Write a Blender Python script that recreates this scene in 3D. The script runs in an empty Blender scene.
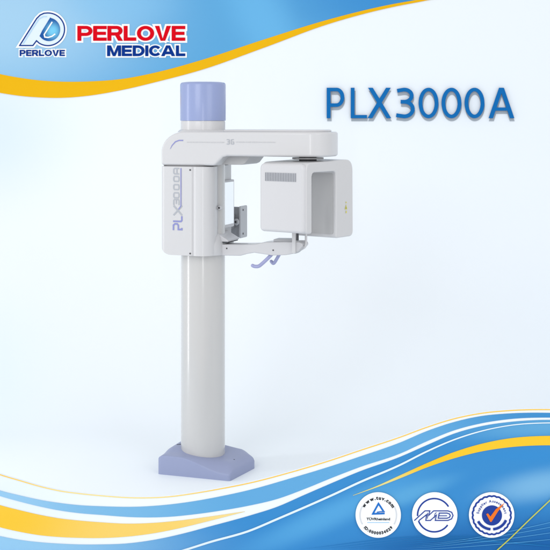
import bpy, bmesh, math, random
import numpy as np
from mathutils import Vector, Matrix

C = bpy.context.scene.collection
S = 0.0056            # metres per unit: everything below is drawn in units of 5.6 mm
D = 1200.0            # camera distance to the column axis, in units
EYE = 348.0           # camera height, in units
CX = 72.0             # camera stands this far right of the column axis

# ------------------------------------------------------------------ camera
cam = bpy.data.cameras.new('camera')
camo = bpy.data.objects.new('camera', cam); C.objects.link(camo)
camo.location = (CX*S, -D*S, EYE*S)
camo.rotation_euler = (math.pi/2, 0, 0)
cam.sensor_width = 36; cam.lens = 36*1200/550
cam.shift_y = -155/550
cam.clip_start = 0.05; cam.clip_end = 100
bpy.context.scene.camera = camo

# ------------------------------------------------------------------ studio light
world = bpy.data.worlds.new('World'); bpy.context.scene.world = world
world.use_nodes = True
bg = world.node_tree.nodes['Background']
bg.inputs[0].default_value = (0.985, 0.99, 1.0, 1); bg.inputs[1].default_value = 0.91

def area(name, loc, target, sx, sy, power, col=(1,1,1)):
    l = bpy.data.lights.new(name, 'AREA'); l.shape = 'RECTANGLE'; l.size = sx; l.size_y = sy
    l.energy = power; l.color = col
    o = bpy.data.objects.new(name, l); C.objects.link(o)
    o.location = loc
    d = Vector(target)-Vector(loc)
    o.rotation_euler = d.to_track_quat('-Z', 'Y').to_euler()
    return o
area('front_softbox', (-3.2, -7.5, 4.6), (0.4, 0.6, 1.3), 3.6, 3.6, 155, (1, 1, 1))
area('left_strip_softbox', (-2.7, -0.6, 1.5), (0.0, -0.1, 1.3), 0.34, 3.0, 24, (0.98, 0.99, 1))
area('narrow_strip_softbox', (0.35, -6.2, 1.6), (0.0, 0, 1.2), 0.14, 2.6, 30, (1, 1, 1))
area('added_right_fill', (3.4, -4.5, 3.2), (1.2, 2.0, 0.6), 2.6, 2.6, 42, (0.97, 0.985, 1))  # unseen fill lamp, added to lift the right side of the backdrop

vs = bpy.context.scene.view_settings
vs.view_transform = 'Standard'; vs.look = 'None'; vs.exposure = 0.0; vs.gamma = 1
bpy.context.scene.cycles.max_bounces = 8

# ------------------------------------------------------------------ helpers
def lin(c):
    out = []
    for v in c:
        v = v/255
        out.append(v/12.92 if v <= .04045 else ((v+.055)/1.055)**2.4)
    return tuple(out)

def mat(name, rgb, rough=.5, coat=0, spec=.5, metal=0, bump=0, bscale=400, vary=0.0):
    m = bpy.data.materials.new(name); m.use_nodes = True
    nt = m.node_tree; b = nt.nodes['Principled BSDF']
    col = rgb if max(rgb) <= 1 else lin(rgb)
    b.inputs['Base Color'].default_value = (*col, 1)
    b.inputs['Roughness'].default_value = rough
    b.inputs['Metallic'].default_value = metal
    b.inputs['Specular IOR Level'].default_value = spec
    b.inputs['Coat Weight'].default_value = coat
    b.inputs['Coat Roughness'].default_value = .12
    tc = nt.nodes.new('ShaderNodeTexCoord')
    if vary:
        n = nt.nodes.new('ShaderNodeTexNoise'); n.inputs['Scale'].default_value = 3.0; n.inputs['Detail'].default_value = 5
        nt.links.new(tc.outputs['Object'], n.inputs['Vector'])
        mr = nt.nodes.new('ShaderNodeMapRange')
        mr.inputs['To Min'].default_value = 1-vary; mr.inputs['To Max'].default_value = 1+vary
        nt.links.new(n.outputs['Fac'], mr.inputs['Value'])
        hsv = nt.nodes.new('ShaderNodeHueSaturation'); hsv.inputs['Color'].default_value = (*col, 1)
        nt.links.new(mr.outputs[0], hsv.inputs['Value'])
        nt.links.new(hsv.outputs[0], b.inputs['Base Color'])
    if bump:
        n = nt.nodes.new('ShaderNodeTexNoise'); n.inputs['Scale'].default_value = bscale; n.inputs['Detail'].default_value = 2
        nt.links.new(tc.outputs['Object'], n.inputs['Vector'])
        bp = nt.nodes.new('ShaderNodeBump'); bp.inputs['Strength'].default_value = bump; bp.inputs['Distance'].default_value = .001
        nt.links.new(n.outputs['Fac'], bp.inputs['Height'])
        nt.links.new(bp.outputs[0], b.inputs['Normal'])
    return m

PR = .92   # print white ceiling
def prt(rgb): return tuple(v*PR for v in lin(rgb))

def grad_mat(name, base_rgb, blobs, rough=.6, streak=None):
    """printed ink whose colour shifts over the sheet: base + list of (cx,cz,rx,rz,rgb,amount) in world metres"""
    m = bpy.data.materials.new(name); m.use_nodes = True
    nt = m.node_tree; b = nt.nodes['Principled BSDF']
    b.inputs['Roughness'].default_value = rough; b.inputs['Specular IOR Level'].default_value = .15
    geo = nt.nodes.new('ShaderNodeTexCoord')
    cur = nt.nodes.new('ShaderNodeRGB'); cur.outputs[0].default_value = (*prt(base_rgb), 1); out = cur.outputs[0]
    for (cx, cz, rx, rz, rgb, amt, rot) in blobs:
        mp = nt.nodes.new('ShaderNodeMapping'); mp.vector_type = 'TEXTURE'
        mp.inputs['Location'].default_value = (cx, 0, cz)
        mp.inputs['Rotation'].default_value = (0, math.radians(rot), 0)
        mp.inputs['Scale'].default_value = (rx, 1e6, rz)
        nt.links.new(geo.outputs['Object'], mp.inputs['Vector'])
        g = nt.nodes.new('ShaderNodeVectorMath'); g.operation = 'LENGTH'
        nt.links.new(mp.outputs[0], g.inputs[0])
        mr = nt.nodes.new('ShaderNodeMapRange'); mr.interpolation_type = 'SMOOTHERSTEP'
        mr.inputs['From Min'].default_value = 0; mr.inputs['From Max'].default_value = 1
        mr.inputs['To Min'].default_value = amt; mr.inputs['To Max'].default_value = 0
        nt.links.new(g.outputs['Value'], mr.inputs['Value'])
        mx = nt.nodes.new('ShaderNodeMix'); mx.data_type = 'RGBA'
        nt.links.new(mr.outputs[0], mx.inputs[0]); nt.links.new(out, mx.inputs[6])
        mx.inputs[7].default_value = (*prt(rgb), 1)
        out = mx.outputs[2]
    nt.links.new(out, b.inputs['Base Color'])
    return m

def link(name, verts, faces, m, parent=None, smooth=False, bevel=0, seg=3, ang=35, keep=False):
    me = bpy.data.meshes.new(name)
    me.from_pydata([(v[0]*S, v[1]*S, v[2]*S) for v in verts], [], faces)
    me.validate(); me.update()
    bm = bmesh.new(); bm.from_mesh(me)
    if not keep: bmesh.ops.recalc_face_normals(bm, faces=bm.faces)
    bm.to_mesh(me); bm.free()
    me.materials.append(m)
    o = bpy.data.objects.new(name, me); C.objects.link(o)
    if parent: o.parent = parent
    if smooth or bevel:
        for p in me.polygons: p.use_smooth = True
    if bevel:
        bv = o.modifiers.new('bevel', 'BEVEL'); bv.width = bevel*S; bv.segments = seg
        bv.limit_method = 'ANGLE'; bv.angle_limit = math.radians(ang); bv.use_clamp_overlap = True
        bv.harden_normals = True
    elif smooth:
        sharp_by_angle(me, 40)
    return o

def sharp_by_angle(me, deg):
    bm = bmesh.new(); bm.from_mesh(me)
    for e in bm.edges:
        if len(e.link_faces) == 2 and e.calc_face_angle(0) > math.radians(deg): e.smooth = False
    bm.to_mesh(me); bm.free()

def tag(o, label=None, cat=None, group=None, kind=None):
    if label: o['label'] = label
    if cat: o['category'] = cat
    if group: o['group'] = group
    if kind: o['kind'] = kind
    return o

def empty(name, loc=(0,0,0)):
    o = bpy.data.objects.new(name, None); C.objects.link(o)
    o.location = [v*S for v in loc]; o.empty_display_size = .1
    return o

def roundpoly(pts, n=8):
    """pts: (x, y, r) -> polygon with rounded corners"""
    out = []
    N = len(pts)
    for i in range(N):
        p = Vector(pts[i][:2]); r = pts[i][2] if len(pts[i]) > 2 else 0
        if r <= 0: out.append((p.x, p.y)); continue
        a = (Vector(pts[i-1][:2])-p); b = (Vector(pts[(i+1) % N][:2])-p)
        la, lb = a.length, b.length; a.normalize(); b.normalize()
        th = a.angle(b)
        d = min(r/math.tan(th/2), la*.49, lb*.49)
        for k in range(n+1):
            t = k/n
            q = (p+a*d)*(1-t)**2 + p*2*t*(1-t)*1.0 + (p+b*d)*t*t   # smooth quadratic corner
            out.append((q.x, q.y))
    return out

def prism(poly, lo, hi, axes):
    """extrude polygon; axes(p, q, t) -> world point"""
    n = len(poly)
    v = [axes(p[0], p[1], lo) for p in poly]+[axes(p[0], p[1], hi) for p in poly]
    f = [list(range(n))[::-1], list(range(n, 2*n))]
    f += [[i, (i+1) % n, n+(i+1) % n, n+i] for i in range(n)]
    return v, f

def mesh_of(o):
    dg = bpy.context.evaluated_depsgraph_get(); dg.update()
    return bpy.data.meshes.new_from_object(o.evaluated_get(dg))

def intersect(a, b):
    """keep the part of object a inside b, drop b"""
    md = a.modifiers.new('cut', 'BOOLEAN'); md.operation = 'INTERSECT'; md.object = b; md.solver = 'EXACT'
    bpy.context.view_layer.update()
    me = mesh_of(a)
    a.modifiers.clear(); old = a.data; a.data = me; me.name = old.name
    bpy.data.objects.remove(b)
    return a

def add_bevel(o, w, seg=4, ang=35, clamp=True):
    for p in o.data.polygons: p.use_smooth = True
    bv = o.modifiers.new('bevel', 'BEVEL'); bv.width = w*S; bv.segments = seg
    bv.limit_method = 'ANGLE'; bv.angle_limit = math.radians(ang); bv.harden_normals = True; bv.use_clamp_overlap = clamp

def tidy(o, d=.35):
    bm = bmesh.new(); bm.from_mesh(o.data)
    bmesh.ops.remove_doubles(bm, verts=bm.verts, dist=d*S)
    bmesh.ops.dissolve_degenerate(bm, edges=bm.edges, dist=.1*S)
    bmesh.ops.recalc_face_normals(bm, faces=bm.faces)
    bm.to_mesh(o.data); bm.free()

def lathe(name, prof, m, parent, cx=0, cy=0, n=96, cap=True):
    v = []; f = []
    for (r, z) in prof:
        for k in range(n):
            a = 2*math.pi*k/n; v.append((cx+r*math.cos(a), cy+r*math.sin(a), z))
    for i in range(len(prof)-1):
        for k in range(n):
            f.append([i*n+k, i*n+(k+1) % n, (i+1)*n+(k+1) % n, (i+1)*n+k])
    if cap:
        f.append(list(range(n))[::-1]); f.append(list(range((len(prof)-1)*n, len(prof)*n)))
    return link(name, v, f, m, parent, smooth=True)

def tube(name, pts, r, m, parent, n=14, flat=1.0):
    """swept rod with rounded ends along smooth path"""
    P = [Vector(p) for p in pts]
    Q = []
    for i in range(len(P)-1):
        p0 = P[max(i-1, 0)]; p1 = P[i]; p2 = P[i+1]; p3 = P[min(i+2, len(P)-1)]
        for k in range(8):
            t = k/8
            Q.append(.5*((2*p1)+(-p0+p2)*t+(2*p0-5*p1+4*p2-p3)*t*t+(-p0+3*p1-3*p2+p3)*t**3))
    Q.append(P[-1])
    # rounded ends
    rad = [r]*len(Q)
    d0 = (Q[0]-Q[1]).normalized(); d1 = (Q[-1]-Q[-2]).normalized()
    Q = [Q[0]+d0*r*x for x in (1, .85, .5)]+Q+[Q[-1]+d1*r*x for x in (.5, .85, 1)]
    rad = [r*.05, r*.53, r*.87]+rad+[r*.87, r*.53, r*.05]
    v = []; f = []
    up = Vector((.3, -.9, .3)).normalized()
    for i, q in enumerate(Q):
        t = (Q[min(i+1, len(Q)-1)]-Q[max(i-1, 0)]).normalized()
        a = t.cross(up).normalized(); b = t.cross(a)
        for k in range(n):
            w = 2*math.pi*k/n
            v.append(tuple(q+a*math.cos(w)*rad[i]+b*math.sin(w)*rad[i]*flat))
    for i in range(len(Q)-1):
        for k in range(n):
            f.append([i*n+k, i*n+(k+1) % n, (i+1)*n+(k+1) % n, (i+1)*n+k])
    f.append(list(range(n))); f.append(list(range((len(Q)-1)*n, len(Q)*n)))
    return link(name, v, f, m, parent, smooth=True)

def curve(pts, x):
    """smooth interpolation of y at x through control points"""
    xs = np.array([p[0] for p in pts], float); ys = np.array([p[1] for p in pts], float)
    mden = np.gradient(ys, xs)
    x = np.asarray(x, float)
    i = np.clip(np.searchsorted(xs, x)-1, 0, len(xs)-2)
    h = xs[i+1]-xs[i]; t = (x-xs[i])/h
    tc = np.clip(t, 0, 1)
    y = (2*tc**3-3*tc**2+1)*ys[i]+(tc**3-2*tc**2+tc)*h*mden[i]+(-2*tc**3+3*tc**2)*ys[i+1]+(tc**3-tc**2)*h*mden[i+1]
    y = np.where(t < 0, ys[0]+(x-xs[0])*mden[0], y); y = np.where(t > 1, ys[-1]+(x-xs[-1])*mden[-1], y)
    return y

class Sheet:
    """a flat upright printed sheet standing at depth y; artwork is drawn on it in its own grid (u right, v down)"""
    def __init__(s, y):
        s.y = y; s.f = (D+y)/D
    def p(s, u, v, lift=0):
        return ((u-275)*s.f+CX, s.y-lift, EYE-(v-120)*s.f)
    def m(s, u, v):                       # metres, for print gradients
        q = s.p(u, v); return q[0]*S, q[2]*S

def stroke(pts, w, closed=False, cap=0.0, taper=None):
    """mitred ribbon along a polyline -> 2D verts, quads"""
    P = [Vector(p) for p in pts]; n = len(P)
    if not closed and cap:
        P[0] = P[0]+(P[0]-P[1]).normalized()*cap; P[-1] = P[-1]+(P[-1]-P[-2]).normalized()*cap
    L = []; R = []
    for i in range(n):
        if closed: a = (P[i]-P[i-1]); b = (P[(i+1) % n]-P[i])
        else:
            a = (P[i]-P[i-1]) if i > 0 else (P[1]-P[0]); b = (P[i+1]-P[i]) if i < n-1 else a
        a = a.normalized(); b = b.normalized()
        na = Vector((-a.y, a.x)); nb = Vector((-b.y, b.x))
        m_ = (na+nb)
        if m_.length < .2: m_ = na
        m_.normalize()
        hw = (w if taper is None else w*taper[i])/2
        k = hw/max(.38, m_.dot(na))
        L.append(P[i]+m_*k); R.append(P[i]-m_*k)
    v = []
    for i in range(n): v += [tuple(L[i]), tuple(R[i])]
    f = []
    for i in range(n if closed else n-1):
        j = (i+1) % n
        f.append([2*i, 2*i+1, 2*j+1, 2*j])
    return v, f

def arc(cx, cy, rx, ry, a0, a1, n=20):
    return [(cx+rx*math.cos(math.radians(a0+(a1-a0)*k/n)), cy+ry*math.sin(math.radians(a0+(a1-a0)*k/n))) for k in range(n+1)]

# lettering; cap height 1, y up. strokes (polyline, closed) and solid polygons
def glyph(ch, W, t):
    h = t/2; x0 = h; x1 = W-h; y0 = h; y1 = 1-h; m = .5; k = t*1.14
    hf = .80 if t > .2 else .94; hh = h*hf; yt_ = 1-hh
    def taper(a0, a1, n, pre=0, post=0):
        A = [a0+(a1-a0)*k/n for k in range(n+1)]
        w = [math.cos(math.radians(a))**2+hf*math.sin(math.radians(a))**2 for a in A]
        return [hf]*pre+w+[hf]*post
    if ch == 'P':
        b = .43
        return [([(x0, 0), (x0, 1)], False), ([(t, yt_)]+arc(W*.56, (yt_+b)/2, W*.44-h, (yt_-b)/2, 90, -90, 16)+[(t, b)], False, 1, taper(90, -90, 16, 1, 1))], []
    if ch == 'R':
        b = .46
        return [([(x0, 0), (x0, 1)], False), ([(t, yt_)]+arc(W*.58, (yt_+b)/2, W*.39-h, (yt_-b)/2, 90, -90, 16)+[(t, b)], False, 1, taper(90, -90, 16, 1, 1))], \
               [[(W*.44, b), (W*.44+k, b), (W, 0), (W-k*1.08, 0)]]
    if ch == 'E':
        return [([(x0, 0), (x0, 1)], False), ([(t, 1-h*.82), (W, 1-h*.82)], False, .82), ([(t, m), (W*.94, m)], False, .8), ([(t, h*.82), (W, h*.82)], False, .82)], []
    if ch == 'L':
        return [([(x0, 1), (x0, 0)], False), ([(t-.01, h*.86), (W, h*.86)], False, .86)], []
    if ch in 'O0':
        return [(arc(W/2, m, W/2-h, .5-hh, 0, 360, 48)[:-1], True, 1, taper(0, 360, 48)[:-1])], []
    if ch == 'V':
        return [], [[(0, 1), (k, 1), (W/2, .24*k), (W/2+k*.5, 0), (W/2-k*.5, 0)], [(W, 1), (W/2+k*.5, 0), (W/2-k*.1, .1), (W-k, 1)]]
    if ch == 'M':
        return [([(x0, 0), (x0, 1)], False), ([(x1, 0), (x1, 1)], False)], \
               [[(t*.4, 1), (t*1.25, 1), (W/2+t*.42, 0), (W/2-t*.42, 0)], [(W-t*.4, 1), (W-t*1.25, 1), (W/2-t*.42, 0), (W/2+t*.42, 0)]]
    if ch == 'D':
        return [([(x0, 0), (x0, 1)], False), ([(t, yt_)]+arc(W*.44, m, W*.56-h, .5-hh, 90, -90, 20)+[(t, hh)], False, 1, taper(90, -90, 20, 1, 1))], []
    if ch == 'I':
        return [([(h, 0), (h, 1)], False)], []
    if ch == 'C':
        return [(arc(W/2, m, W/2-h, .5-hh, 36, 324, 40), False, 1, taper(36, 324, 40))], []
    if ch == 'A':
        return [([(W*.22, .30), (W*.78, .30)], False, .85)], [[(0, 0), (k, 0), (W/2+k*.1, .86), (W/2+k*.1, 1), (W/2-k*.56, 1)], [(W, 0), (W/2+k*.56, 1), (W/2-k*.1, 1), (W/2-k*.1, .86), (W-k, 0)]]
    if ch == 'X':
        return [], [[(0, 0), (k*1.1, 0), (W*.98, 1), (W*.98-k*1.1, 1)], [(W, 0), (W-k*1.1, 0), (W*.02, 1), (W*.02+k*1.1, 1)]]
    if ch == '3':
        b = .54; r1 = (y1-b)/2; r2 = (b-y0)/2
        return [([(W*.05, .90)]+arc(W*.44, (y1+b)/2, W*.50-h, r1, 104, -90, 20)+[(W*.24, b)], False),
                ([(W*.30, b)]+arc(W*.44, (y0+b)/2, W*.56-h, r2, 88, -106, 22)+[(W*.0, .10)], False)], []

def letter(ch, sheet, u, v, W, H, t, m, parent, name, lift, grow=0.0, thick=0):
    """one letter as one mesh; (u,v) bottom-left in sheet grid, H cap height, W width, t stroke"""
    st, polys = glyph(ch, W/H, t/H)
    V = []; F = []; c = [0]
    def add(quad):
        o = len(V); Lf = lift+.004*c[0]; c[0] += 1; n = len(quad)
        V.extend(sheet.p(u+a, v-b, Lf) for a, b in quad); F.append(list(range(o, o+n)))
        if thick:
            V.extend(sheet.p(u+a, v-b, Lf-thick) for a, b in quad)
    def wall(a, b):
        o = len(V); V.extend([sheet.p(u+a[0], v-a[1], lift), sheet.p(u+b[0], v-b[1], lift), sheet.p(u+b[0], v-b[1], lift-thick), sheet.p(u+a[0], v-a[1], lift-thick)])
        F.append([o, o+1, o+2, o+3])
    def run(pts, w, closed, cap, tp=None):
        vv, ff = stroke(pts, w, closed, cap=cap, taper=tp)
        for q in ff:
            add([vv[i] for i in q])
            if thick: wall(vv[q[0]], vv[q[3]]); wall(vv[q[1]], vv[q[2]])
        if thick and not closed: wall(vv[0], vv[1]); wall(vv[-2], vv[-1])
    for st_ in st:
        run([(p[0]*H, p[1]*H) for p in st_[0]], t*(st_[2] if len(st_) > 2 else 1)+2*grow, st_[1], grow, st_[3] if len(st_) > 3 else None)
    for pg in polys:
        pg = [(p[0]*H, p[1]*H) for p in pg]; add(pg)
        if thick:
            for i in range(len(pg)): wall(pg[i], pg[(i+1) % len(pg)])
        if grow: run(pg, 2*grow, True, 0)
    o = link(name, V, F, m, parent, keep=True)
    return o

def ribbon(name, sheet, pts, w, m, parent, lift, closed=False, taper=None):
    v, f = stroke(pts, w, closed, taper=taper)
    V = []; F = []
    for k, q in enumerate(f):
        o = len(V); V += [sheet.p(v[i][0], v[i][1], lift+.003*(k % 9)) for i in q]; F.append([o, o+1, o+2, o+3])
    return link(name, V, F, m, parent, keep=True)

def fillpoly(name, sheet, pts, m, parent, lift, thick=0):
    n = len(pts)
    V = [sheet.p(a, b, lift) for a, b in pts]; F = [list(range(n))]
    if thick:
        V += [sheet.p(a, b, lift-thick) for a, b in pts]
        F += [[i, (i+1) % n, n+(i+1) % n, n+i] for i in range(n)]
    return link(name, V, F, m, parent)

def band(name, sheet, top, bot, x0, x1, m, parent, lift, step=3.0, thick=.4):
    xs = np.linspace(x0, x1, int((x1-x0)/step)+2)
    yt = curve(top, xs); yb = curve(bot, xs) if not callable(bot) else bot(xs)
    yb = np.maximum(yb, yt+.02)
    V = []; F = []
    n = len(xs)
    for x, a, b in zip(xs, yt, yb):
        V += [sheet.p(x, a, lift), sheet.p(x, b, lift)]
    for i in range(n-1): F.append([2*i, 2*i+1, 2*i+3, 2*i+2])
    if thick:
        o = len(V)
        for x, a, b in zip(xs, yt, yb): V += [sheet.p(x, a, lift-thick), sheet.p(x, b, lift-thick)]
        for i in range(n-1):
            F.append([2*i, 2*i+2, o+2*i+2, o+2*i]); F.append([2*i+1, 2*i+3, o+2*i+3, o+2*i+1])
    return link(name, V, F, m, parent)

def small_text(txt, sheet, u, v, size, m, parent, name, lift, bold=0, around=None, align='CENTER', wide=1.0):
    """little printed words: each run is one mesh made from glyph outlines. around=(cx,cy,r,a_mid,total_angle,inward)"""
    V = []; F = []
    def outline(ch):
        cu = bpy.data.curves.new('g', 'FONT'); cu.body = ch; cu.size = 1; cu.offset = bold; cu.resolution_u = 3
        ob = bpy.data.objects.new('g', cu); C.objects.link(ob)
        bpy.context.view_layer.update()
        me = mesh_of(ob)
        vs_ = [(q.co.x, q.co.y) for q in me.vertices]; fs = [list(p.vertices) for p in me.polygons]
        bpy.data.objects.remove(ob); bpy.data.curves.remove(cu); bpy.data.meshes.remove(me)
        return vs_, fs
    if around is None:
        vs_, fs = outline(txt)
        xs = [a for a, b in vs_]; wd = max(xs)-min(xs)
        off = -min(xs)-(wd/2 if align == 'CENTER' else 0)
        V = [sheet.p(u+(a+off)*size*wide, v-b*size, lift) for a, b in vs_]; F = fs
    else:
        cx, cy, r, amid, tot, inward = around
        adv = []
        for ch in txt:
            if ch == ' ': adv.append((.28, [], [])); continue
            vs_, fs = outline(ch); xs = [a for a, b in vs_]
            mn, mxx = min(xs), max(xs)
            adv.append((mxx-mn+.10, [(a-mn-(mxx-mn)/2, b) for a, b in vs_], fs))
        total = sum(a[0] for a in adv); x = 0
        for w_, vs_, fs in adv:
            t = (x+w_/2)/total-.5; x += w_
            o = len(V)
            if inward: ang = math.radians(amid+t*tot)      # bottom text, reads left to right
            else: ang = math.radians(amid-t*tot)
            for a, b in vs_:
                if inward:
                    rr = r-b*size; px = cx+rr*math.cos(ang)-a*size*math.sin(ang); py = cy-(rr*math.sin(ang)+a*size*math.cos(ang))
                else:
                    rr = r+b*size; px = cx+rr*math.cos(ang)+a*size*math.sin(ang); py = cy-(rr*math.sin(ang)-a*size*math.cos(ang))
                V.append(sheet.p(px, py, lift))
            F += [[i+o for i in q] for q in fs]
    return link(name, V, F, m, parent, keep=True)

# ------------------------------------------------------------------ materials
M_shell = mat('moulded_shell', (196, 196, 198), rough=.34, coat=.3, spec=.4, bump=.05, bscale=900)
M_shell2 = mat('moulded_shell_cool', (195, 195, 198), rough=.36, coat=.25, spec=.4, bump=.05, bscale=900)
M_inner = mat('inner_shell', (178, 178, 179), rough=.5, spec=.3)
M_col = mat('satin_column_paint', (190, 189, 188), rough=.22, coat=.6, spec=.5)
M_lilac = mat('lilac_plastic', (138, 151, 192), rough=.3, coat=.2, spec=.4, bump=.04, bscale=700)
M_foot = mat('lilac_base_paint', (142, 150, 181), rough=.48, coat=.05, spec=.35, bump=.06, bscale=600)
M_handle = mat('lilac_handle', (152, 156, 196), rough=.35, coat=.2)
M_dark = mat('dark_gap', (70, 72, 76), rough=.7)
M_gap = mat('seam_gap', (120, 120, 122), rough=.8)
M_screw = mat('screw_black', (60, 60, 64), rough=.4)
M_metal = mat('brushed_grey_plate', (150, 152, 156), rough=.4, metal=.35)
M_metal_l = mat('light_grey_plate', (176, 178, 182), rough=.42, metal=.2)
M_frame = mat('mirror_frame_grey', (190, 191, 195), rough=.4)
M_mirror = mat('mirror_glass', (.97, .98, .985), rough=.03, metal=1)
M_slot = mat('vent_slot', (128, 130, 136), rough=.7)
M_txt_g = mat('pad_print_grey', (163, 167, 174), rough=.5)
M_txt_b = mat('pad_print_violet', (128, 132, 186), rough=.5)
M_yel = mat('warning_yellow', (205, 200, 90), rough=.5)
M_grn = mat('warning_olive', (150, 150, 70), rough=.5)

def ink(name, rgb, rough=.6):
    return mat(name, prt(rgb), rough=rough, spec=.06)
I_white = ink('ink_white', (252, 254, 255))
I_navy = ink('ink_navy', (4, 52, 136))
I_red = ink('ink_red', (218, 0, 24))
I_blue = ink('ink_product_blue', (18, 108, 178))
I_dropshadow = ink('drop_shadow_grey', (168, 176, 184))  # flat grey standing in for the product letters' shadow
I_yel = ink('ink_yellow', (238, 182, 18))
I_black = ink('ink_black', (40, 42, 46))
I_grey = ink('ink_grey', (170, 172, 176))
I_royal = ink('ink_royal', (40, 66, 150))
I_orange = ink('ink_orange', (240, 118, 40))
I_tri = ink('ink_triangle_blue', (34, 112, 196))
I_lite = ink('ink_light_line', (120, 190, 232))
I_lime = ink('ink_lime_line', (196, 200, 84))

# ------------------------------------------------------------------ backdrop sweep
WALL = Sheet(450); BOARD = Sheet(-235)
def build_backdrop():
    prof = [(-420, 0), (-200, 0), (0, 0), (130, 0)]
    R = 320; y0 = 450-R
    for k in range(1, 33):
        a = math.pi/2*k/32
        prof.append((y0+R*math.sin(a), R-R*math.cos(a)))
    prof += [(450, 420), (450, 640)]
    V = []; F = []
    X = np.linspace(-760, 900, 12)
    for (y, z) in prof:
        for x in X: V.append((float(x), y, z))
    n = len(X)
    for i in range(len(prof)-1):
        for k in range(n-1): F.append([i*n+k, i*n+k+1, (i+1)*n+k+1, (i+1)*n+k])
    a = WALL.m(230, 330); e1 = WALL.m(-10, 130); e2 = WALL.m(0, 400); e3 = WALL.m(545, 70)
    m = grad_mat('backdrop_paper', (239, 246, 252), [
        (WALL.m(230, 280)[0], 1.3, 2.4, 1.9, (243, 248, 252), 1.0, 0),
        (e1[0]-.2, e1[1], 1.3, .9, (220, 235, 248), .9, 0),
        (e2[0]-.5, .1, 1.6, .9, (224, 240, 252), .9, 0),
        (WALL.m(600, 400)[0], .2, 1.5, 1.1, (234, 243, 251), .8, 0),
    ])
    o = link('backdrop', V, F, m, smooth=True)
    tag(o, kind='structure')
build_backdrop()

# header printed panel on the wall
YT = [(-40, 62), (-20, 68.5), (0, 74), (20, 77.8), (40, 80.4), (60, 81.6), (90, 81.4), (120, 79.2), (160, 71.5), (200, 60.5), (264, 39.5), (327, 20), (391, 4.5), (423, -1), (470, -8)]
YB = [(-40, 84), (-20, 89), (0, 92.8), (20, 95.8), (40, 97.4), (60, 97.8), (90, 95.5), (120, 90.4), (160, 81), (200, 70.3), (264, 47.7), (327, 24.5), (391, 7.4), (423, 1.2), (470, -7.9)]
hp = tag(empty('header_banner', WALL.p(200, 60)), 'wide blue banner with a yellow curved lower edge across the upper left of the backdrop', 'banner')
hx, hz = WALL.m(0, 0)
M_header = grad_mat('header_print', (92, 166, 216), [
    (WALL.m(-10, 20)[0], WALL.m(0, 20)[1], 2.0, 1.1, (164, 206, 234), 1.0, 0),
    (WALL.m(120, 0)[0], WALL.m(0, 0)[1], .7, .34, (132, 192, 232), .6, 0),
    (WALL.m(400, -5)[0], WALL.m(0, -5)[1], 1.5, .6, (60, 142, 206), 1.0, 0),
    (WALL.m(262, 18)[0], WALL.m(0, 18)[1], .36, .9, (108, 184, 232), .7, -28),
])
def reparent(o, root):
    # keep world placement: meshes are drawn in world space, roots sit at their thing
    o.parent = root; o.matrix_parent_inverse = Matrix.Translation(-Vector(root.location))
def adopt(root, objs):
    for o in objs: reparent(o, root)
b1 = band('blue_field', WALL, [(-40, -40), (0, -40), (500, -40)], YT, -40, 469, M_header, None, .9, thick=.7)
b2 = band('yellow_band', WALL, YT, YB, -40, 469, I_yel, None, 1.3, thick=.9)
adopt(hp, [b1, b2])

# emblem sign on the header
lg = tag(empty('emblem_sign', WALL.p(42, 50)), 'small emblem, a slanted white loop round a blue drop, navy lettering under it', 'logo sign')
outl = [(20, 45.6), (33.2, 45.6), (36.8, 40.8)]
outl += arc(48.2, 29.4, 16.6, 16.3, 128, -92, 34)[1:]
outl += [(44.2, 13.4), (40.4, 15.2), (37.0, 18.6)]
parts = []
parts.append(fillpoly('halo', WALL, [(p[0], p[1]) for p in outl], ink('emblem_fill', (226, 240, 251)), None, 1.8, .3))
parts.append(ribbon('halo', WALL, outl, 4.6, I_white, None, 1.55, closed=True))
parts.append(ribbon('outline', WALL, outl, 1.15, I_navy, None, 2.2, closed=True))
M_drop = grad_mat('drop_print', (22, 84, 160), [(WALL.m(53, 31)[0], WALL.m(0, 31)[1], .095, .105, (120, 205, 240), 1.0, 0)])
drop = [(50.5, 17.6)]+arc(49.2, 29.6, 11.2, 11.6, -78, 128, 26)+[(39.8, 36.2), (42.6, 30.5)]
parts.append(fillpoly('drop', WALL, drop, M_drop, None, 2.3, .3))
parts.append(ribbon('halo', WALL, [(52.6, 22.0), (48.2, 29.0), (44.6, 34.6), (45.2, 37.2), (48.5, 37.6), (52.4, 36.4), (55.6, 34.0)], 1.3, I_white, None, 2.75))
parts.append(ribbon('stem_print', WALL, [(23.5, 43.8), (33, 28.5), (39.5, 18.8), (44, 16.6), (47.4, 16.8)], 1.0, ink('stem_ink', (186, 219, 243)), None, 2.5))
x = 20.0
for k, (ch, w) in enumerate(zip('PERLOVE', (5.9, 5.4, 6.3, 5.2, 7.2, 6.6, 5.4))):
    parts.append(letter(ch, WALL, x, 56.1, w, 6.1, 1.65, I_white, None, 'halo', 1.05+.2*(k % 2), grow=1.2))
    parts.append(letter(ch, WALL, x, 56.1, w, 6.1, 1.65, I_navy, None, 'letter', 2.2))
    x += w+.53
adopt(lg, parts)
def word(root, txt, widths, gap, x, base, H, t, m, halo, lift=2.2):
    ps = []
    for k, (ch, w) in enumerate(zip(txt, widths)):
        if ch == 'A': x -= 1.1; w += 1.1
        if halo: ps.append(letter(ch, WALL, x, base, w, H, t, I_white, None, 'halo', lift-.9+.2*(k % 2), grow=halo))
        ps.append(letter(ch, WALL, x, base, w, H, t, m, None, 'letter', lift))
        x += (t if ch == 'I' else w)+gap
    adopt(root, ps); return x
rl = tag(empty('wall_lettering', WALL.p(130, 40)), 'heavy red capitals edged in white on the blue banner beside the emblem', 'lettering')
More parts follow.
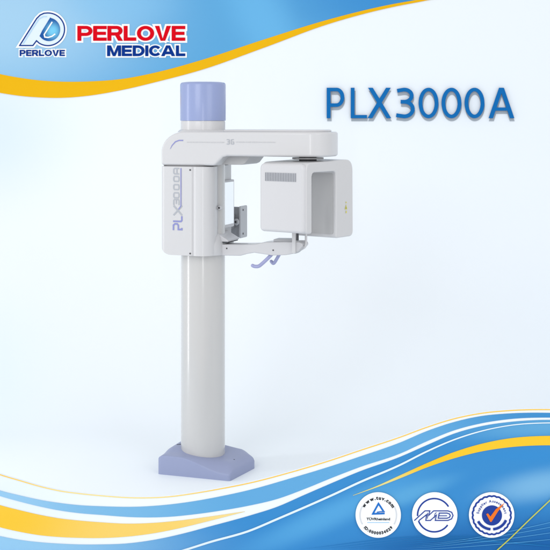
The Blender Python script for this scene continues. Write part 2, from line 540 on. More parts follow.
word(rl, 'PERLOVE', (15.1, 13.6, 15.6, 12.6, 17.2, 16.2, 13.6), .65, 77.6, 40.9, 14.9, 3.95, I_red, 1.9)
nl = tag(empty('wall_lettering', WALL.p(146, 54)), 'navy blue capitals edged in white, directly under the red capitals', 'lettering')
word(nl, 'MEDICAL', (14.0, 10.2, 11.8, 3.2, 12.4, 13.0, 9.4), .7, 107.3, 56.2, 10.7, 3.1, I_navy, 1.5)

# product lettering: raised letters, drop shadow painted as a grey offset copy
pl = tag(empty('product_lettering', WALL.p(420, 118)), 'large slim blue letters and digits with painted grey drop shadows on the pale wall', 'lettering')
ps = []
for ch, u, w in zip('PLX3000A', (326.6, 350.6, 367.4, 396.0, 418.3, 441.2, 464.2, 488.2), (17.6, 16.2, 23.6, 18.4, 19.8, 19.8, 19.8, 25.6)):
    ps.append(letter(ch, WALL, u+.7, 121.2, w, 30.4, 4.2, I_dropshadow, None, 'letter_shadow', .7))
    ps.append(letter(ch, WALL, u, 118.2, w, 30.4, 3.75, I_blue, None, 'letter', 4.0, thick=1.4))
adopt(pl, ps)

# ------------------------------------------------------------------ low wave topped panel in front
T_line = [(-40, 457), (-20, 466.5), (0, 474), (20, 480), (40, 485.8), (60, 490.3), (80, 493), (100, 495), (135, 497.2), (168, 496.2), (195, 492.6), (222, 487.9), (250, 482.3), (291, 471.6), (332, 459.3), (359, 450.2), (400, 436.6), (427, 426.6), (454, 418.2), (482, 412.6), (509, 410), (550, 409), (600, 411.5)]
B1T = [(-40, 474), (-20, 483.5), (0, 490.4), (20, 495.4), (40, 499.8), (60, 503), (80, 505.2), (100, 506.2), (140, 506.6), (168, 504.6), (195, 501), (222, 496), (250, 489.8), (291, 478.2), (332, 465.8), (359, 456.8), (400, 442.5), (427, 431), (454, 422), (482, 415.9), (509, 413.4), (550, 412.8), (600, 415.5)]
B1B = [(-40, 481), (-20, 489), (0, 495.8), (20, 501.4), (40, 506.3), (60, 510.3), (80, 513), (100, 514.6), (135, 517), (168, 516.6), (195, 514), (222, 510.2), (250, 505.2), (277, 498.8), (304, 489), (332, 477.6), (359, 467.2), (400, 453.4), (427, 441), (454, 430.2), (482, 423), (509, 419), (550, 417.4), (600, 420)]
Y1T = [(-40, 490), (-20, 498), (0, 505), (20, 510.2), (40, 514.8), (60, 518.4), (80, 520.6), (100, 522.2), (127, 523.6), (154, 522.8), (182, 520.2), (209, 516.6), (245, 511.3)]
Y1B = [(-40, 512), (-20, 520.6), (0, 527), (20, 531.6), (40, 535), (60, 536.8), (80, 537.6), (100, 537.8), (127, 536.4), (154, 533), (182, 527.4), (209, 520.8), (245, 511.5)]
MT = [(-40, 524), (-20, 531), (0, 536), (20, 539.8), (40, 542.2), (60, 543.6), (80, 544.4), (100, 544.4), (127, 543.4), (154, 539.8), (182, 533.8), (209, 526.6), (250, 515.4), (277, 506.8), (304, 495), (332, 482.9), (359, 471.6), (400, 456.8), (427, 445), (454, 433.6), (482, 426), (509, 422), (550, 419.8), (600, 423)]
W2 = [(150, 560), (187, 549), (209, 542), (250, 530.2), (277, 518.8), (304, 507.2), (332, 494.8), (359, 482.2), (400, 464.6), (427, 451), (454, 439.4), (482, 430.6), (509, 425.2), (550, 422.6), (600, 425.5)]
Y2T = [(353, 495), (375, 486.4), (400, 475), (427, 462.8), (454, 451.8), (482, 443.4), (509, 438.2), (550, 435.6), (600, 438)]
Y2B = [(353, 495.3), (375, 487.6), (400, 478), (427, 467), (454, 458), (482, 451), (509, 447), (550, 445), (600, 448)]
BOT = 552.6
bp = tag(empty('wave_panel', BOARD.p(275, BOT)), 'low wave topped panel with blue, white and yellow bands in front of the machine', 'display panel')
M_board = grad_mat('panel_print_white', (237, 243, 248), [(BOARD.m(0, 500)[0], BOARD.m(0, 500)[1], .7, .4, (226, 236, 246), 1, 0)])
gx = lambda u: BOARD.m(u, 0)[0]
gz = lambda v: BOARD.m(0, v)[1]
M_b1 = grad_mat('band_print_blue', (96, 164, 212), [
    (gx(0), gz(500), .95, .5, (146, 194, 228), 1, 0), (gx(120), gz(510), .6, .3, (120, 180, 220), .7, 0), (gx(560), gz(415), .8, .3, (62, 138, 196), 1, 0)])
M_main = grad_mat('panel_print_blue', (56, 136, 198), [
    (gx(0), gz(548), 1.35, .32, (146, 196, 230), 1, 0),
    (gx(430), gz(560), 1.0, .26, (24, 98, 166), .95, -14),
    (gx(560), gz(548), .55, .22, (20, 94, 162), .9, -5),
    (gx(330), gz(515), .75, .10, (84, 162, 214), .9, -24),
    (gx(540), gz(485), .40, .11, (118, 176, 216), .95, -10),
    (gx(410), gz(494), .34, .07, (92, 166, 212), .8, -20),
    (gx(560), gz(424), .75, .09, (96, 164, 208), .9, -5),
    (gx(520), gz(455), .35, .05, (52, 136, 200), .8, 0),
])
# cut-out board with real thickness
xs = np.linspace(-40, 600, 180); ys = curve(T_line, xs)
poly = [(float(a), float(b)) for a, b in zip(xs, ys)]+[(600, BOT), (-40, BOT)]
ps = [fillpoly('board', BOARD, poly, M_board, None, 0, thick=0)]
bpy.data.objects.remove(ps.pop())
V = [BOARD.p(a, b, 0) for a, b in poly]; n = len(poly)
V += [(v[0], v[1]+2.2, v[2]) for v in V[:n]]
ps.append(link('board', V, [list(range(n))]+[[n+i for i in range(n)][::-1]]+[[i, (i+1) % n, n+(i+1) % n, n+i] for i in range(n)], M_board))
def shift(c, d): return [(a, b+d) for a, b in c]
I_gold = grad_mat('ink_gold_line', (250, 200, 80), [(gx(110), gz(495), .7, .3, (244, 224, 150), .9, 0)])
ps.append(band('yellow_line', BOARD, shift(T_line, .0), shift(T_line, 1.0), -40, 600, I_gold, None, .5, thick=.3))
ps.append(band('blue_band', BOARD, B1T, B1B, -40, 600, M_b1, None, .5, thick=.3))
M_y1 = grad_mat('ink_yellow_band', (242, 204, 104), [(gx(0), gz(520), .6, .3, (241, 194, 54), 1, 0), (gx(240), gz(512), .4, .2, (240, 216, 146), .8, 0)])
ps.append(band('yellow_band', BOARD, Y1T, Y1B, -40, 245, M_y1, None, .5, thick=.3))
ps.append(band('blue_field', BOARD, MT, lambda x: np.full_like(x, BOT-.3), -40, 600, M_main, None, .5, thick=.3))
wt = [0.35+1.0*min(1, max(0, (x-150)/60)) for x in np.linspace(150, 600, 120)]
wx = np.linspace(150, 600, 120)
wy = curve(W2, wx)
sel = [(float(a), float(b)) for a, b in zip(wx, wy) if b < BOT-1]
ps.append(ribbon('white_line', BOARD, sel, 2.0, ink('ink_soft_white', (222, 236, 246)), None, .9, taper=[1.05-.55*max(0, min(1, (p[0]-380)/120)) for p in sel]))
M_y2 = grad_mat('ink_yellow_sweep', (240, 194, 44), [(gx(370), gz(487), .35, .2, (226, 214, 136), 1, 0)])
ps.append(band('yellow_band', BOARD, Y2T, Y2B, 353, 600, M_y2, None, .9, thick=.3))
ps.append(ribbon('lime_line', BOARD, [(494, 552), (510, 537.5), (530, 518), (552, 497.3), (580, 473)], 1.15, I_lime, None, 1.7))
# fine lines, lower right
I_fineb = ink('ink_fine_line_deep', (40, 120, 184)); I_finel = ink('ink_fine_line_light', (84, 156, 208))
def tap(n): return [max(.05, math.sin(math.pi*min(1, .02+k/(n-1)*.75)))for k in range(n)]
for k in range(6):
    pts = [(300+16*k+t*9, 548.6-(13-1.0*k)*math.sin(min(1, t/16)*math.pi*.5)**1.2+max(0, t-12)*.16*k) for t in range(0, 22)]
    pts = [p for p in pts if p[1] < BOT-1]
    ps.append(ribbon('fine_line', BOARD, pts, .6, I_fineb, None, .95+.05*k, taper=tap(len(pts))))
for k in range(4):
    pts = [(392+10*k+8*t, 550-2.2*k-(t/21)**1.4*(12+6.5*k)) for t in range(0, 25-k)]
    ps.append(ribbon('fine_line', BOARD, pts, .62, I_finel, None, 1.25+.05*k, taper=tap(len(pts))))
adopt(bp, ps)

# badges fixed on the panel
def badge(cx, cy, label):
    root = tag(empty('badge', BOARD.p(cx, cy)), label, 'badge', 'round badges on the wave panel')
    n = 72
    ring = [(cx+22.6*math.cos(2*math.pi*k/n), cy+22.6*math.sin(2*math.pi*k/n)) for k in range(n)]
    o = fillpoly('disc', BOARD, ring, I_white, None, 2.2, thick=1.0)
    adopt(root, [o]); return root
r = badge(378, 514.2, 'round white badge with a blue triangle and black ring text, leftmost on the wave panel')
ps = [small_text('www.tuv.com', BOARD, 0, 0, 4.9, I_black, None, 'ring_text', 2.5, bold=.05, around=(378, 514.2, 15.6, 90, 128, False)),
      small_text('ID:0000034029', BOARD, 0, 0, 4.0, I_black, None, 'ring_text', 2.5, bold=.05, around=(378, 514.2, 19.2, 270, 100, True)),
      small_text('TÜVRheinland', BOARD, 378, 519.2, 3.5, I_black, None, 'small_print', 2.5, bold=.03, wide=1.15),
      ribbon('rule', BOARD, [(367, 521.5), (389, 521.5)], .5, I_lite, None, 2.5),
      ribbon('ring_segment', BOARD, [(378+18.2*math.cos(math.radians(a)), 514.2+18.2*math.sin(math.radians(a))) for a in range(150, 211, 4)], 1.3, ink('ink_pale_grey', (214, 216, 220)), None, 2.5),
      ribbon('ring_segment', BOARD, [(378+18.2*math.cos(math.radians(a)), 514.2+18.2*math.sin(math.radians(a))) for a in range(-30, 31, 4)], 1.3, ink('ink_pale_grey', (214, 216, 220)), None, 2.5),
      ribbon('emblem', BOARD, [(383.2, 510.2), (378.2, 502.6), (372.6, 512.8), (384.4, 512.4)], 1.7, I_tri, None, 2.6),
      ribbon('emblem', BOARD, [(384.6, 510.6), (380, 510.6), (376.6, 511.2)], 1.0, I_tri, None, 2.7)]
adopt(r, ps)
r = badge(434.4, 514.2, 'round white badge with a royal blue outlined monogram in an open ring')
cx, cy = 434.4, 514.2
ps = [ribbon('ring', BOARD, [(cx-.6+16.6*math.cos(math.radians(a)), cy+16.6*math.sin(math.radians(a))) for a in range(-183, -28, 4)], 1.5, I_royal, None, 2.5),
      ribbon('ring', BOARD, [(cx-.6+16.6*math.cos(math.radians(a)), cy+16.6*math.sin(math.radians(a))) for a in range(36, 161, 4)], 1.5, I_royal, None, 2.5),
      ribbon('monogram', BOARD, [(cx-20.5, 519.6), (cx-9.8, 509.8), (cx-4.9, 509.8), (cx-6.0, 514.4), (cx-1.2, 509.8), (cx+13, 509.8), (cx+16.8, 511.2), (cx+18.2, 514.4), (cx+16.8, 517.8), (cx+13, 519.4), (cx+.4, 519.4), (cx+1.6, 514.0), (cx-4.4, 519.4), (cx-9.0, 519.4), (cx-8.2, 513.6), (cx-16.0, 519.6)], 1.0, I_royal, None, 2.6),
      ribbon('monogram', BOARD, [(cx+4.4, 512.0), (cx+12.2, 512.0), (cx+14.6, 512.9), (cx+15.4, 514.5), (cx+14.6, 516.2), (cx+12.2, 517.1), (cx+3.4, 517.1)], 1.0, I_royal, None, 2.75, closed=True),
      ribbon('monogram', BOARD, [(cx+4.4, 514.6), (cx+12.2, 514.6)], .8, I_royal, None, 2.8),
      ribbon('monogram', BOARD, [(cx-7.0, 511.6), (cx-7.4, 517.6)], .7, I_royal, None, 2.8),
      ribbon('monogram', BOARD, [(cx+1.6, 511.4), (cx+.2, 512.6), (cx-.6, 517.0)], .7, I_royal, None, 2.8)]
adopt(r, ps)
r = badge(491.2, 514.2, 'round white badge with a navy cog ring and an orange tick, rightmost of the three')
cx, cy = 491.2, 514.2
cog = []
for k in range(144):
    a = 2*math.pi*k/144; rr = 18.6+ .75*abs(math.sin(a*12))
    cog.append((cx+rr*math.cos(a), cy+rr*math.sin(a)))
ps = [ribbon('cog_ring', BOARD, cog, 1.7, I_royal, None, 2.5, closed=True),
      fillpoly('inner_disc', BOARD, [(cx+.2+10.0*math.cos(2*math.pi*k/48), cy+.2+10*math.sin(2*math.pi*k/48)) for k in range(48)], I_royal, None, 2.6, .2),
      fillpoly('tick', BOARD, [(cx-5.6, 513.0), (cx-3.8, 512.2), (cx-1.4, 515.4), (cx+4.0, 508.0), (cx+12.6, 502.0), (cx+6.0, 510.4), (cx-.4, 520.6), (cx-1.6, 520.6)], I_orange, None, 3.0, .3),
      small_text('Supplier Assessment', BOARD, 0, 0, 3.5, I_royal, None, 'ring_text', 2.7, bold=.03, around=(cx, cy, 12.9, 90, 170, False)),
      ribbon('ribbon_print', BOARD, [(cx+15.0*math.cos(math.radians(a)), cy+(13.9)*math.sin(math.radians(a))) for a in range(95, 160, 5)], 2.6, I_royal, None, 2.8),
      ribbon('ribbon_print', BOARD, [(cx+15.0*math.cos(math.radians(a)), cy+(13.9)*math.sin(math.radians(a))) for a in range(20, 86, 5)], 2.6, I_royal, None, 2.8)]
adopt(r, ps)

# ------------------------------------------------------------------ the machine
PHI = math.radians(-20); E1 = (math.cos(PHI), math.sin(PHI)); E2 = (-math.sin(PHI), math.cos(PHI))
def L(a, b, z): return (a*E1[0]+b*E2[0], a*E1[1]+b*E2[1], z)
def ax_plan(p, q, t): return L(p, q, t)          # plan polygon, extruded in height
def ax_elev(p, q, t): return L(p, t, q)          # elevation polygon (a,z), extruded in depth
root = tag(empty('dental_xray_machine'), 'tall white floor standing dental x-ray machine on a lilac foot with a lilac top cap', 'x-ray machine')

# foot
def smooth(t): t = max(0, min(1, t)); return t*t*(3-2*t)
def foot():
    q = [(-33.5, -34.2), (42, -31.8), (49, 17), (34, 34), (-26, 35), (-34, 16)]
    per = []
    for i in range(len(q)):
        p0 = Vector(q[i]); p1 = Vector(q[(i+1) % len(q)])
        k = max(2, int((p1-p0).length/2.2))
        for j in range(k): per.append(p0.lerp(p1, j/k))
    # soften corners slightly
    for _ in range(2): per = [(per[i-1]+per[i]*6+per[(i+1) % len(per)])/8 for i in range(len(per))]
    cen = Vector((4, 0)); n = len(per)
    edges = [(Vector(q[i]), Vector(q[(i+1) % len(q)])) for i in range(len(q))]
    def dist(p, e):
        a, b = e; d = (b-a).normalized(); w = p-a
        return abs(d.x*w.y-d.y*w.x)
    def height(p, t, a):
        base = 19.0-5.5*smooth((p.x+14)/56)+2.2*smooth((p.y+24)/16)*smooth((10-p.x)/30)
        df = dist(p, edges[0]); dr = dist(p, edges[1]); db = dist(p, edges[3]); dl = dist(p, edges[5]); dk = dist(p, edges[4]); dq = dist(p, edges[2])
        cf = smooth((p.x+12)/48)
        def drop(h, d, r): return h*(1-min(1, d/r))**2.0
        ds = [drop(.8+6.6*cf, df, 4+16*cf), drop(4.6, dr, 11), drop(2.5, db, 6), drop(3.2, dl, 7), drop(2.6, dk, 6), drop(4.0, dq, 8)]
        k = 3.0
        return base-(sum(x**k for x in ds))**(1/k)
    V = []; F = []
    for p in per: V.append(L(p.x, p.y, 0))
    rings = [0, .012, .03, .06, .1, .15, .2, .26, .33, .42, .5, .6, .7, .8, .9]
    for p in per: V.append(L(p.x, p.y, height(p, 0, p)-1.0))
    for t in rings[1:]:
        for p in per:
            s = p.lerp(cen, t); V.append(L(s.x, s.y, height(s, t, p)))
    V.append(L(cen.x, cen.y, 14))
    R_ = len(rings)+1
    for i in range(R_-1):
        for k in range(n): F.append([i*n+k, i*n+(k+1) % n, (i+1)*n+(k+1) % n, (i+1)*n+k])
    for k in range(n): F.append([(R_-1)*n+k, (R_-1)*n+(k+1) % n, len(V)-1])
    F.append(list(range(n))[::-1])
    o = link('foot', V, F, M_foot, root, smooth=True)
    return o
ft = foot()
lathe('collar_gap', [(22.6, 4), (22.6, 14.6), (22.3, 14.8)], M_dark, ft, n=64)
# bolt recesses on the foot
for (a, b, z, rr) in [(-27.2, -.6, 20.9, 1.2), (-25.6, .6, 21.0, 1.2), (36, -6, 13.4, .6)]:
    p = L(a, b, 0); lathe('bolt_recess', [(rr, z-4), (rr, z+.4)], M_dark, ft, cx=p[0], cy=p[1], n=20)

# column
lathe('column', [(22.0, 3), (22.0, 350)], M_col, root, n=128)
# collar and cap on top
lathe('collar', [(22.2, 330), (22.2, 345.5), (21.9, 347.4)], M_shell, root, n=96)
cap = lathe('cap', [(22.3, 347.2), (22.75, 347.6), (22.75, 383.0), (22.3, 384.4), (21.2, 385.3), (18, 385.8), (10, 386), (.5, 386)], M_lilac, root, n=96)
# sloped fairing where collar meets the arm
lathe('collar_fairing', [(25.5, 336.0), (24.0, 337.6), (22.6, 338.4)], M_shell, root, n=96)

# upper arm
def ellipse_corner(x0, z0, rx, rz, a0, a1, n=12):
    return [(x0+rx*math.cos(math.radians(a0+(a1-a0)*k/n)), z0+rz*math.sin(math.radians(a0+(a1-a0)*k/n))) for k in range(n+1)]
PIV = (109.0, 0.0)
# squarer, faceted end: superellipse
end = []
for t in np.linspace(-math.pi/2, math.pi/2, 30):
    c, s = math.cos(t), math.sin(t); e = .72
    end.append((PIV[0]-4+33*abs(c)**e, 30*math.copysign(abs(s)**e, s)))
plan = [(-50.0, 30), (-50.0, -30)]+end
elev = [(-32.2, 303.6)]+ellipse_corner(-7, 316.5, 25.2, 20.1, 180, 90, 14)+[(150, 336.6), (150, 313), (38, 313)]
elev += [(33.5, 312.2), (26.5, 304.6), (23.5, 303.6)]
v, f = prism(plan, 290, 350, ax_plan); A = link('arm_housing', v, f, M_shell, root)
v, f = prism(elev, -60, 60, ax_elev); B = link('cut', v, f, M_shell)
arm = intersect(A, B); add_bevel(arm, 2.4, 5, 50, False)
# recessed rear block beneath the arm
pb = [(12, 313.4), (57, 313.4), (54, 310), (50.5, 305.6), (47, 304.2), (12, 304.2)]
v, f = prism(roundpoly([(a, z, 1.5) for a, z in pb]), -14, 27, ax_elev); link('rear_block', v, f, M_inner, arm, bevel=1.2)
# lid on the arm
lid = [(27, 24), (30, -20), (96, -25)]+[(PIV[0]-4+27*abs(math.cos(t))**.72, 25*math.copysign(abs(math.sin(t))**.72, math.sin(t))) for t in np.linspace(-1.3, 1.3, 20)]+[(96, 25)]
v, f = prism(lid, 336.0, 338.6, ax_plan); link('arm_lid', v, f, M_shell2, arm, bevel=1.4)
# printing on the arm front
def on_front(a, z, lift=.25, b=-30.0): return L(a, b-lift, z)
def front_ribbon(name, pts, w, m, parent, lift=.25, b=-30.0, closed=False, taper=None):
    v, f = stroke(pts, w, closed, taper=taper)
    return link(name, [on_front(p, q, lift, b) for p, q in v], f, m, parent, keep=True)
front_ribbon('blue_mark', [(-22, 319.5), (-20, 323), (-16.5, 326.6), (-12.5, 328), (-8, 328)], 1.15, M_txt_b, arm, taper=[.3, .8, 1, 1, 1])
M_fnt = mat('faint_print', (184, 185, 188), rough=.5)
random.seed(4)
def fine_print(a0, a1, z):
    V = []; F = []; a = a0
    while a < a1:
        w_ = random.uniform(.7, 2.6)
        vv, ff = stroke([(a, z), (min(a+w_, a1), z)], random.uniform(.6, 1.0)); o = len(V)
        V += [on_front(p, q) for p, q in vv]; F += [[i+o for i in q] for q in ff]; a += w_+random.uniform(.3, .8)
    link('fine_print', V, F, M_fnt, arm, keep=True)
fine_print(-4, 35.5, 326.3); fine_print(47.5, 88, 326.7)
for k, g in enumerate('3G'):
    cx_ = 39.4+k*4.4
    if g == '3': pts = [(cx_-1.4, 329), (cx_+1.2, 329), (cx_+1.2, 326.9), (cx_-.6, 326.9), (cx_+1.2, 326.9), (cx_+1.2, 324.8), (cx_-1.4, 324.8)]
    else: pts = [(cx_+1.4, 329), (cx_-1.2, 329), (cx_-1.2, 324.8), (cx_+1.4, 324.8), (cx_+1.4, 326.9), (cx_, 326.9)]
    for j in range(len(pts)-1): front_ribbon('printed_mark', pts[j:j+2], .75, M_txt_g, arm, lift=.25+.03*j)

# seam + carriage body
v, f = prism(roundpoly([(-33.4, -28.8, 12), (18, -28.8, 12), (15, 33, 4), (-33, 29, 12)]), 300, 306, ax_plan); link('seam_filler', v, f, M_gap, root)
bulge = [(2.2, -29.2), (3.0, -30.2)]+[(8+ -0+13.5*math.sin(t), -17-14.5*math.cos(t)) for t in np.linspace(-.25, 1.45, 14)]
bplan = [p for p in roundpoly([(-10, 30, 0), (-33.0, 30, 9), (-33.0, -30, 6), (-5, -30, 0)])]
bplan = bplan+[(1.0, -30.0), (1.6, -29.3)]+bulge+[(20.5, -10), (18.2, -7), (17.4, -2), (17.4, 32), (15.5, 35.5), (11, 37), (-4, 37), (-8, 30)]
belev = [(-34.5, 303)]+ellipse_corner(-21.5, 229.4, 13, 14, 180, 270, 10)+[(60, 215.4), (60, 302.4), (-34.5, 302.4)]
belev = belev[1:]
v, f = prism(bplan, 190, 330, ax_plan); A = link('carriage_body', v, f, M_shell, root)
v, f = prism(belev, -70, 70, ax_elev); B = link('cut', v, f, M_shell)
body = intersect(A, B); add_bevel(body, 1.0, 3, 40)
# lower collar
cplan = [(4+21*math.sin(t), -9-20.5*math.cos(t)) for t in np.linspace(0.45, math.pi/2, 16)]+[(25, 20), (20, 28), (-8, 28), (-8, -20)]
V = []; F = []
n = len(cplan)
def shrink(p, k): return (4+(p[0]-4)*k, -4+(p[1]+4)*k)
for (z, k) in [(215.2, .985), (216.6, 1.0), (225, 1.0), (227.5, .985), (232, .91), (235, .80)]:
    for p in cplan:
        q_ = shrink(p, k); V.append(L(q_[0], q_[1], z+(2.5 if z > 230 else 0)*max(0, -p[1])/40))
for i in range(5):
    for k in range(n): F.append([i*n+k, i*n+(k+1) % n, (i+1)*n+(k+1) % n, (i+1)*n+k])
F.append(list(range(n))[::-1]); F.append(list(range(5*n, 6*n)))
col_ = link('lower_collar', V, F, M_shell, body, smooth=True)
# ledge above the chin arm
led = [(12, 228.0), (12, 240), (20, 236), (31.0, 229.8), (31.5, 228.0)]
v, f = prism(led, -10, 20, ax_elev); link('ledge', v, f, M_shell2, body, bevel=1.0)
v, f = prism([(16, 226.8), (30, 226.8), (30, 228.1), (16, 228.1)], -8.5, 19, ax_elev); link('ledge_gap', v, f, M_dark, body)
# screws on the body
def screw(a, b, z, r_, m, parent, name='screw', out=.5):
    n = 18; V = []
    for rr, d in ((r_, -.5), (r_, out*.7), (r_*.7, out)):
        for k in range(n):
            t = 2*math.pi*k/n; V.append(L(a+rr*math.cos(t), b-d, z+rr*math.sin(t)))
    F = []
    for i in range(2):
        for k in range(n): F.append([i*n+k, i*n+(k+1) % n, (i+1)*n+(k+1) % n, (i+1)*n+k])
    F.append(list(range(2*n, 3*n)))
    return link(name, V, F, m, parent, smooth=True)
for z in (299.2, 217.6): screw(-.6, -30, z, .85, M_screw, body)
# vertical printing on the body: drawn in (x along the text upwards, y across) on the front face
def vert_letter(strokes, z0, H, base_a, m, name, w, unit):
    """letters turned a quarter: text runs up, baseline on the right"""
    V = []; F = []
    for k, (pts, closed) in enumerate(strokes):
        vv, ff = stroke([(base_a-p[1]*H, z0+p[0]*unit) for p in pts], w, closed, cap=0 if closed else w*.25)
        o = len(V); V += [on_front(a, z, .22+.03*k) for a, z in vv]; F += [[i+o for i in q] for q in ff]
    return link(name, V, F, m, body, keep=True)
sq0 = [([(.1, .12), (.3, 0), (.7, 0), (.9, .12), (.9, .88), (.7, 1), (.3, 1), (.1, .88)], True)]
gl = {'P': [([(.05, 1), (.75, 1), (.95, .82), (.95, .55), (.75, .42), (.12, .42), (.12, 0), (.3, 0)], False)],
      'L': [([(.1, 1), (.1, .1), (.3, 0), (.95, 0)], False)],
      'X': [([(.0, 0), (1, 1)], False), ([(0, 1), (1, 0)], False)],
      '3': [([(.1, 1), (.8, 1), (.95, .85), (.95, .15), (.8, 0), (.1, 0)], False), ([(.3, .52), (.9, .52)], False)],
      '0': sq0,
      'A': [([(.05, 0), (.05, .8), (.2, 1), (.8, 1), (.95, .8), (.95, 0)], False), ([(.1, .4), (.9, .4)], False)]}
ZT = lambda py: 348-(py-120)*.978
items = [('P', 230.5, 6.5, 9.0, M_txt_b), ('L', 222.2, 5.6, 9.0, M_txt_b), ('X', 215.2, 8.8, 8.6, M_txt_g),
         ('3', 205.6, 6.0, 5.6, M_txt_g), ('0', 198.6, 6.0, 5.6, M_txt_g), ('0', 190.4, 6.0, 5.6, M_txt_g), ('0', 182.2, 6.0, 5.6, M_txt_g), ('A', 174.4, 6.0, 5.6, M_txt_g)]
for ch, py, ln, H, m_ in items:
    big = H > 7
    vert_letter(gl[ch], ZT(py), H, (-9.5 if big else -12.6), m_, 'printed_letter', 1.65 if big else 1.25, ln)
front_ribbon('printed_line', [(-10.4, ZT(168.2)), (-10.4, ZT(206)), (-13, ZT(209.6))], 1.0, M_txt_b, body, lift=.4)

# mirror on the right flank: panel normal along +a
def flank_box(name, a0, a1, b0, b1, z0, z1, m, parent, bev=.8, rnd=2.0):
    pl = roundpoly([(b0, z0, rnd), (b1, z0, rnd), (b1, z1, rnd), (b0, z1, rnd)], 5)
    v, f = prism(pl, a0, a1, lambda p, q, t: L(t, p, q))
    return link(name, v, f, m, parent, bevel=bev, seg=3)
mir = flank_box('mirror_frame', 17.0, 19.8, -4.5, 34.5, 239.5, 287.5, M_frame, body, .7, 1.5)
flank_box('mirror_glass', 19.3, 20.1, -1.6, 32.4, 242.8, 285.4, M_mirror, mir, .25, .6)
# knob beside the mirror
p = L(17.0, -12.6, 0)
kn = screw(22.4, -9.0, 261.6, 2.3, M_shell2, body, 'knob', 3.6)
screw(22.6, -12.5, 261.6, 1.15, M_screw, kn, 'knob_socket', .4)
# grey angle bracket behind the mirror
bra = flank_box('bracket', 18.6, 20.6, 50, 69, 225.6, 258.8, M_metal_l, root, .5, 2.0)
pl_ = [(9, 226.4), (20.0, 226.4), (20.0, 258.0), (9, 258.0)]
v, f = prism(pl_, 52.0, 53.8, ax_elev); link('bracket_plate', v, f, M_metal, bra, bevel=.4)
for z in (230.0, 254.6): flank_box('screw', 20.4, 21.0, 56, 58, z-1, z+1, M_screw, bra, .2, .8)
v, f = prism([(4, 236), (14, 236), (14, 250), (4, 250)], 30, 52, ax_elev); link('bracket_mount', v, f, M_metal, bra, bevel=.6)
hz_ = screw(15.8, 52, 242.6, 3.6, M_metal_l, bra, 'hinge', 4.0)
screw(15.8, 48.2, 242.6, 1.2, M_screw, hz_, 'hinge_pin', .5)

# chin arm
def to_az(px, py, b):
    a = 50.0
    for _ in range(12):
        X, Y, _z = L(a, b, 0); k = (D+Y)/D
        Xn = (px-275)*k+CX; a += (Xn-X)/E1[0]
    return a, EYE-(py-120)*(D+L(a, b, 0)[1])/D
bf = -10
prof = [(222, 244.8), (238, 244.6), (255, 244.4), (261, 242.9), (266, 242.2), (285, 241.9), (299, 241.9), (302, 243.6), (302.6, 246), (299, 250.6), (293, 253.9), (286, 255.2), (272, 255.6), (263, 254.2), (254, 252.8), (247, 254.0), (240, 255.9), (222, 256.1)]
poly = [to_az(px, py, bf) for px, py in prof]
poly[0] = (6, poly[0][1]); poly[-1] = (6, poly[-1][1])
v, f = prism(poly, bf, 9, ax_elev); chin = link('chin_arm', v, f, M_shell2, root, bevel=1.1, ang=30)
for px, py in ((226.8, 248.4), (273.2, 250.2)):
    a, z = to_az(px, py, bf); screw(a, bf, z, .75, M_screw, chin)
a0, z0 = to_az(275.5, 241.2, 0); a1, _ = to_az(294, 241, 0)
v, f = prism([(a0, 229.4), (a1, 229.8), (a1, 232.4), (a0, 232.0)], -6, 9, ax_elev); link('rest_plate', v, f, M_metal_l, chin, bevel=.5)
# chin rest posts
ap, zp = to_az(294.3, 250, bf-1)
v, f = prism(roundpoly([(ap-1.8, zp-3, .8), (ap+1.6, zp-3, .8), (ap+1.6, 262, .5), (ap-1.8, 262, .5)], 4), bf-3, bf+1.5, ax_elev); link('post', v, f, M_shell, chin, bevel=.5)
v, f = prism([(ap+1.7, zp+9), (ap+3.2, zp+9), (ap+3.2, 262), (ap+1.7, 262)], bf+0, bf+3, ax_elev); link('post_slot', v, f, M_dark, chin)
def W(px, py, b, db=0):
    a, z = to_az(px, py, b); return Vector(L(a, b, z))
tube('post', [W(297.5, 249.6, -5), W(301, 249.0, -5), W(304.6, 246.6, -5), W(305.9, 243, -5), W(306, 232, -5)], 1.15, M_shell, chin)
tube('post_clamp', [W(295, 252.2, -9), W(299, 250.6, -8), (W(302.4, 246.6, -7))], 1.5, M_metal_l, chin)
# patient handles
tube('handle', [W(272.6, 253.5, -4), W(268, 258.2, -7), W(262.2, 263.6, -10), W(258.6, 266.2, -12), W(254.8, 266.4, -13), W(252.6, 265.6, -13.5)], 1.75, M_handle, chin)
tube('handle', [W(279.8, 253.5, 3), W(277.3, 258.0, 5), W(274.6, 262.4, 7), W(273.0, 263.2, 8), W(271.3, 261.4, 9)], 1.7, M_handle, chin)

# ---- rotating C head
TH = math.radians(-36); F1 = (math.cos(TH), math.sin(TH)); G1 = (-math.sin(TH), math.cos(TH))
pc = L(PIV[0]+1.5, 0, 0)
def Hd(fv, g, z): return (pc[0]+fv*F1[0]+g*G1[0], pc[1]+fv*F1[1]+g*G1[1], z)
lathe('pivot_plate', [(15, 310.2), (15.4, 310.6), (15.4, 311.4), (15, 311.8)], M_shell, root, cx=pc[0], cy=pc[1], n=64)
lathe('pivot', [(8.5, 306), (8.5, 313.4)], M_dark, root, cx=pc[0], cy=pc[1], n=48)
head = [(-40.5, 241.8, 4), (-40.5, 308, 8), (40.5, 309.8, 12), (41, 234, 6), (10.5, 234, 3), (10.5, 298.6, 5), (-31, 298.6, 5), (-31, 241.8, 2)]
v, f = prism(roundpoly(head, 7), -26, 26, lambda p, q, t: Hd(t, p, q))
hd = link('c_head', v, f, M_shell, root, bevel=3.8, seg=6, ang=50)
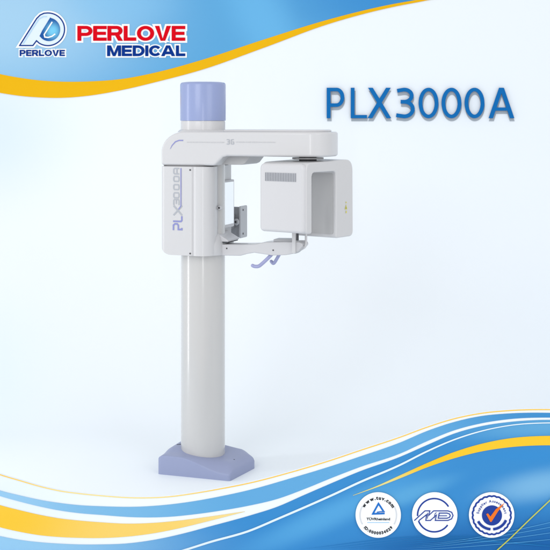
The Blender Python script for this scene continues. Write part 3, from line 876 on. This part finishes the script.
# cover on the outer face of the near leg
cv = roundpoly([(-26.5, 242.2, 4.5), (25.2, 242.2, 4.5), (25.2, 307.2, 6), (-26.5, 307.2, 6)], 7)
v, f = prism(cv, -43.2, -35, lambda p, q, t: Hd(p, t, q))
cvo = link('side_cover', v, f, M_shell2, hd, bevel=3.2, seg=6, ang=50)
# grille
gv = [Hd(fv, g, z) for fv, g, z in ((-19.5, -43.4, 290.2), (16.5, -43.4, 290.2), (16.5, -43.4, 298.4), (-19.5, -43.4, 298.4))]
gr = link('grille', gv, [[0, 1, 2, 3]], mat('grille_back', (178, 180, 186), rough=.6), cvo)
V = []; F = []
for k in range(19):
    x0 = -19.2+k*1.9; o = len(V)
    for (fv, g, z) in ((x0, -43.6, 290.4), (x0+.9, -43.6, 290.4), (x0+.9, -43.6, 298.2), (x0, -43.6, 298.2)): V.append(Hd(fv, g, z))
    F.append([o, o+1, o+2, o+3])
link('grille_slots', V, F, M_slot, gr)
# inner panel on the far leg (darker lining)
v, f = prism(roundpoly([(-22, 238, 2), (22.5, 238, 2), (22.5, 297, 2), (-22, 297, 2)]), 9.6, 10.2, lambda p, q, t: Hd(p, t, q)); link('inner_lining', v, f, M_inner, hd)
# warning mark on the front edge of the far leg
def edge_pt(g, z, lift=.25): return Hd(26+lift, g, z)
def edge_poly(name, pts, m, lift): link(name, [edge_pt(g, z, lift) for g, z in pts], [list(range(len(pts)))], m, hd)
gc, zc = 27.5, 262.5
edge_poly('warning_mark', [(gc-2.2, zc-1.6), (gc+2.2, zc-1.6), (gc, zc+3.4)], M_yel, .3)
edge_poly('warning_mark', [(gc-.9, zc-1), (gc+1.0, zc-1), (gc, zc+1.4)], M_grn, .45)
edge_poly('warning_mark', [(gc-.7, zc-5.4), (gc+1.6, zc-5.0), (gc+1.0, zc-2.8), (gc-.4, zc-3.0)], M_yel, .3)
edge_poly('warning_mark', [(gc-.6, zc+4.4), (gc+1.2, zc+4.6), (gc+.8, zc+6.0), (gc-.6, zc+5.8)], M_yel, .3)
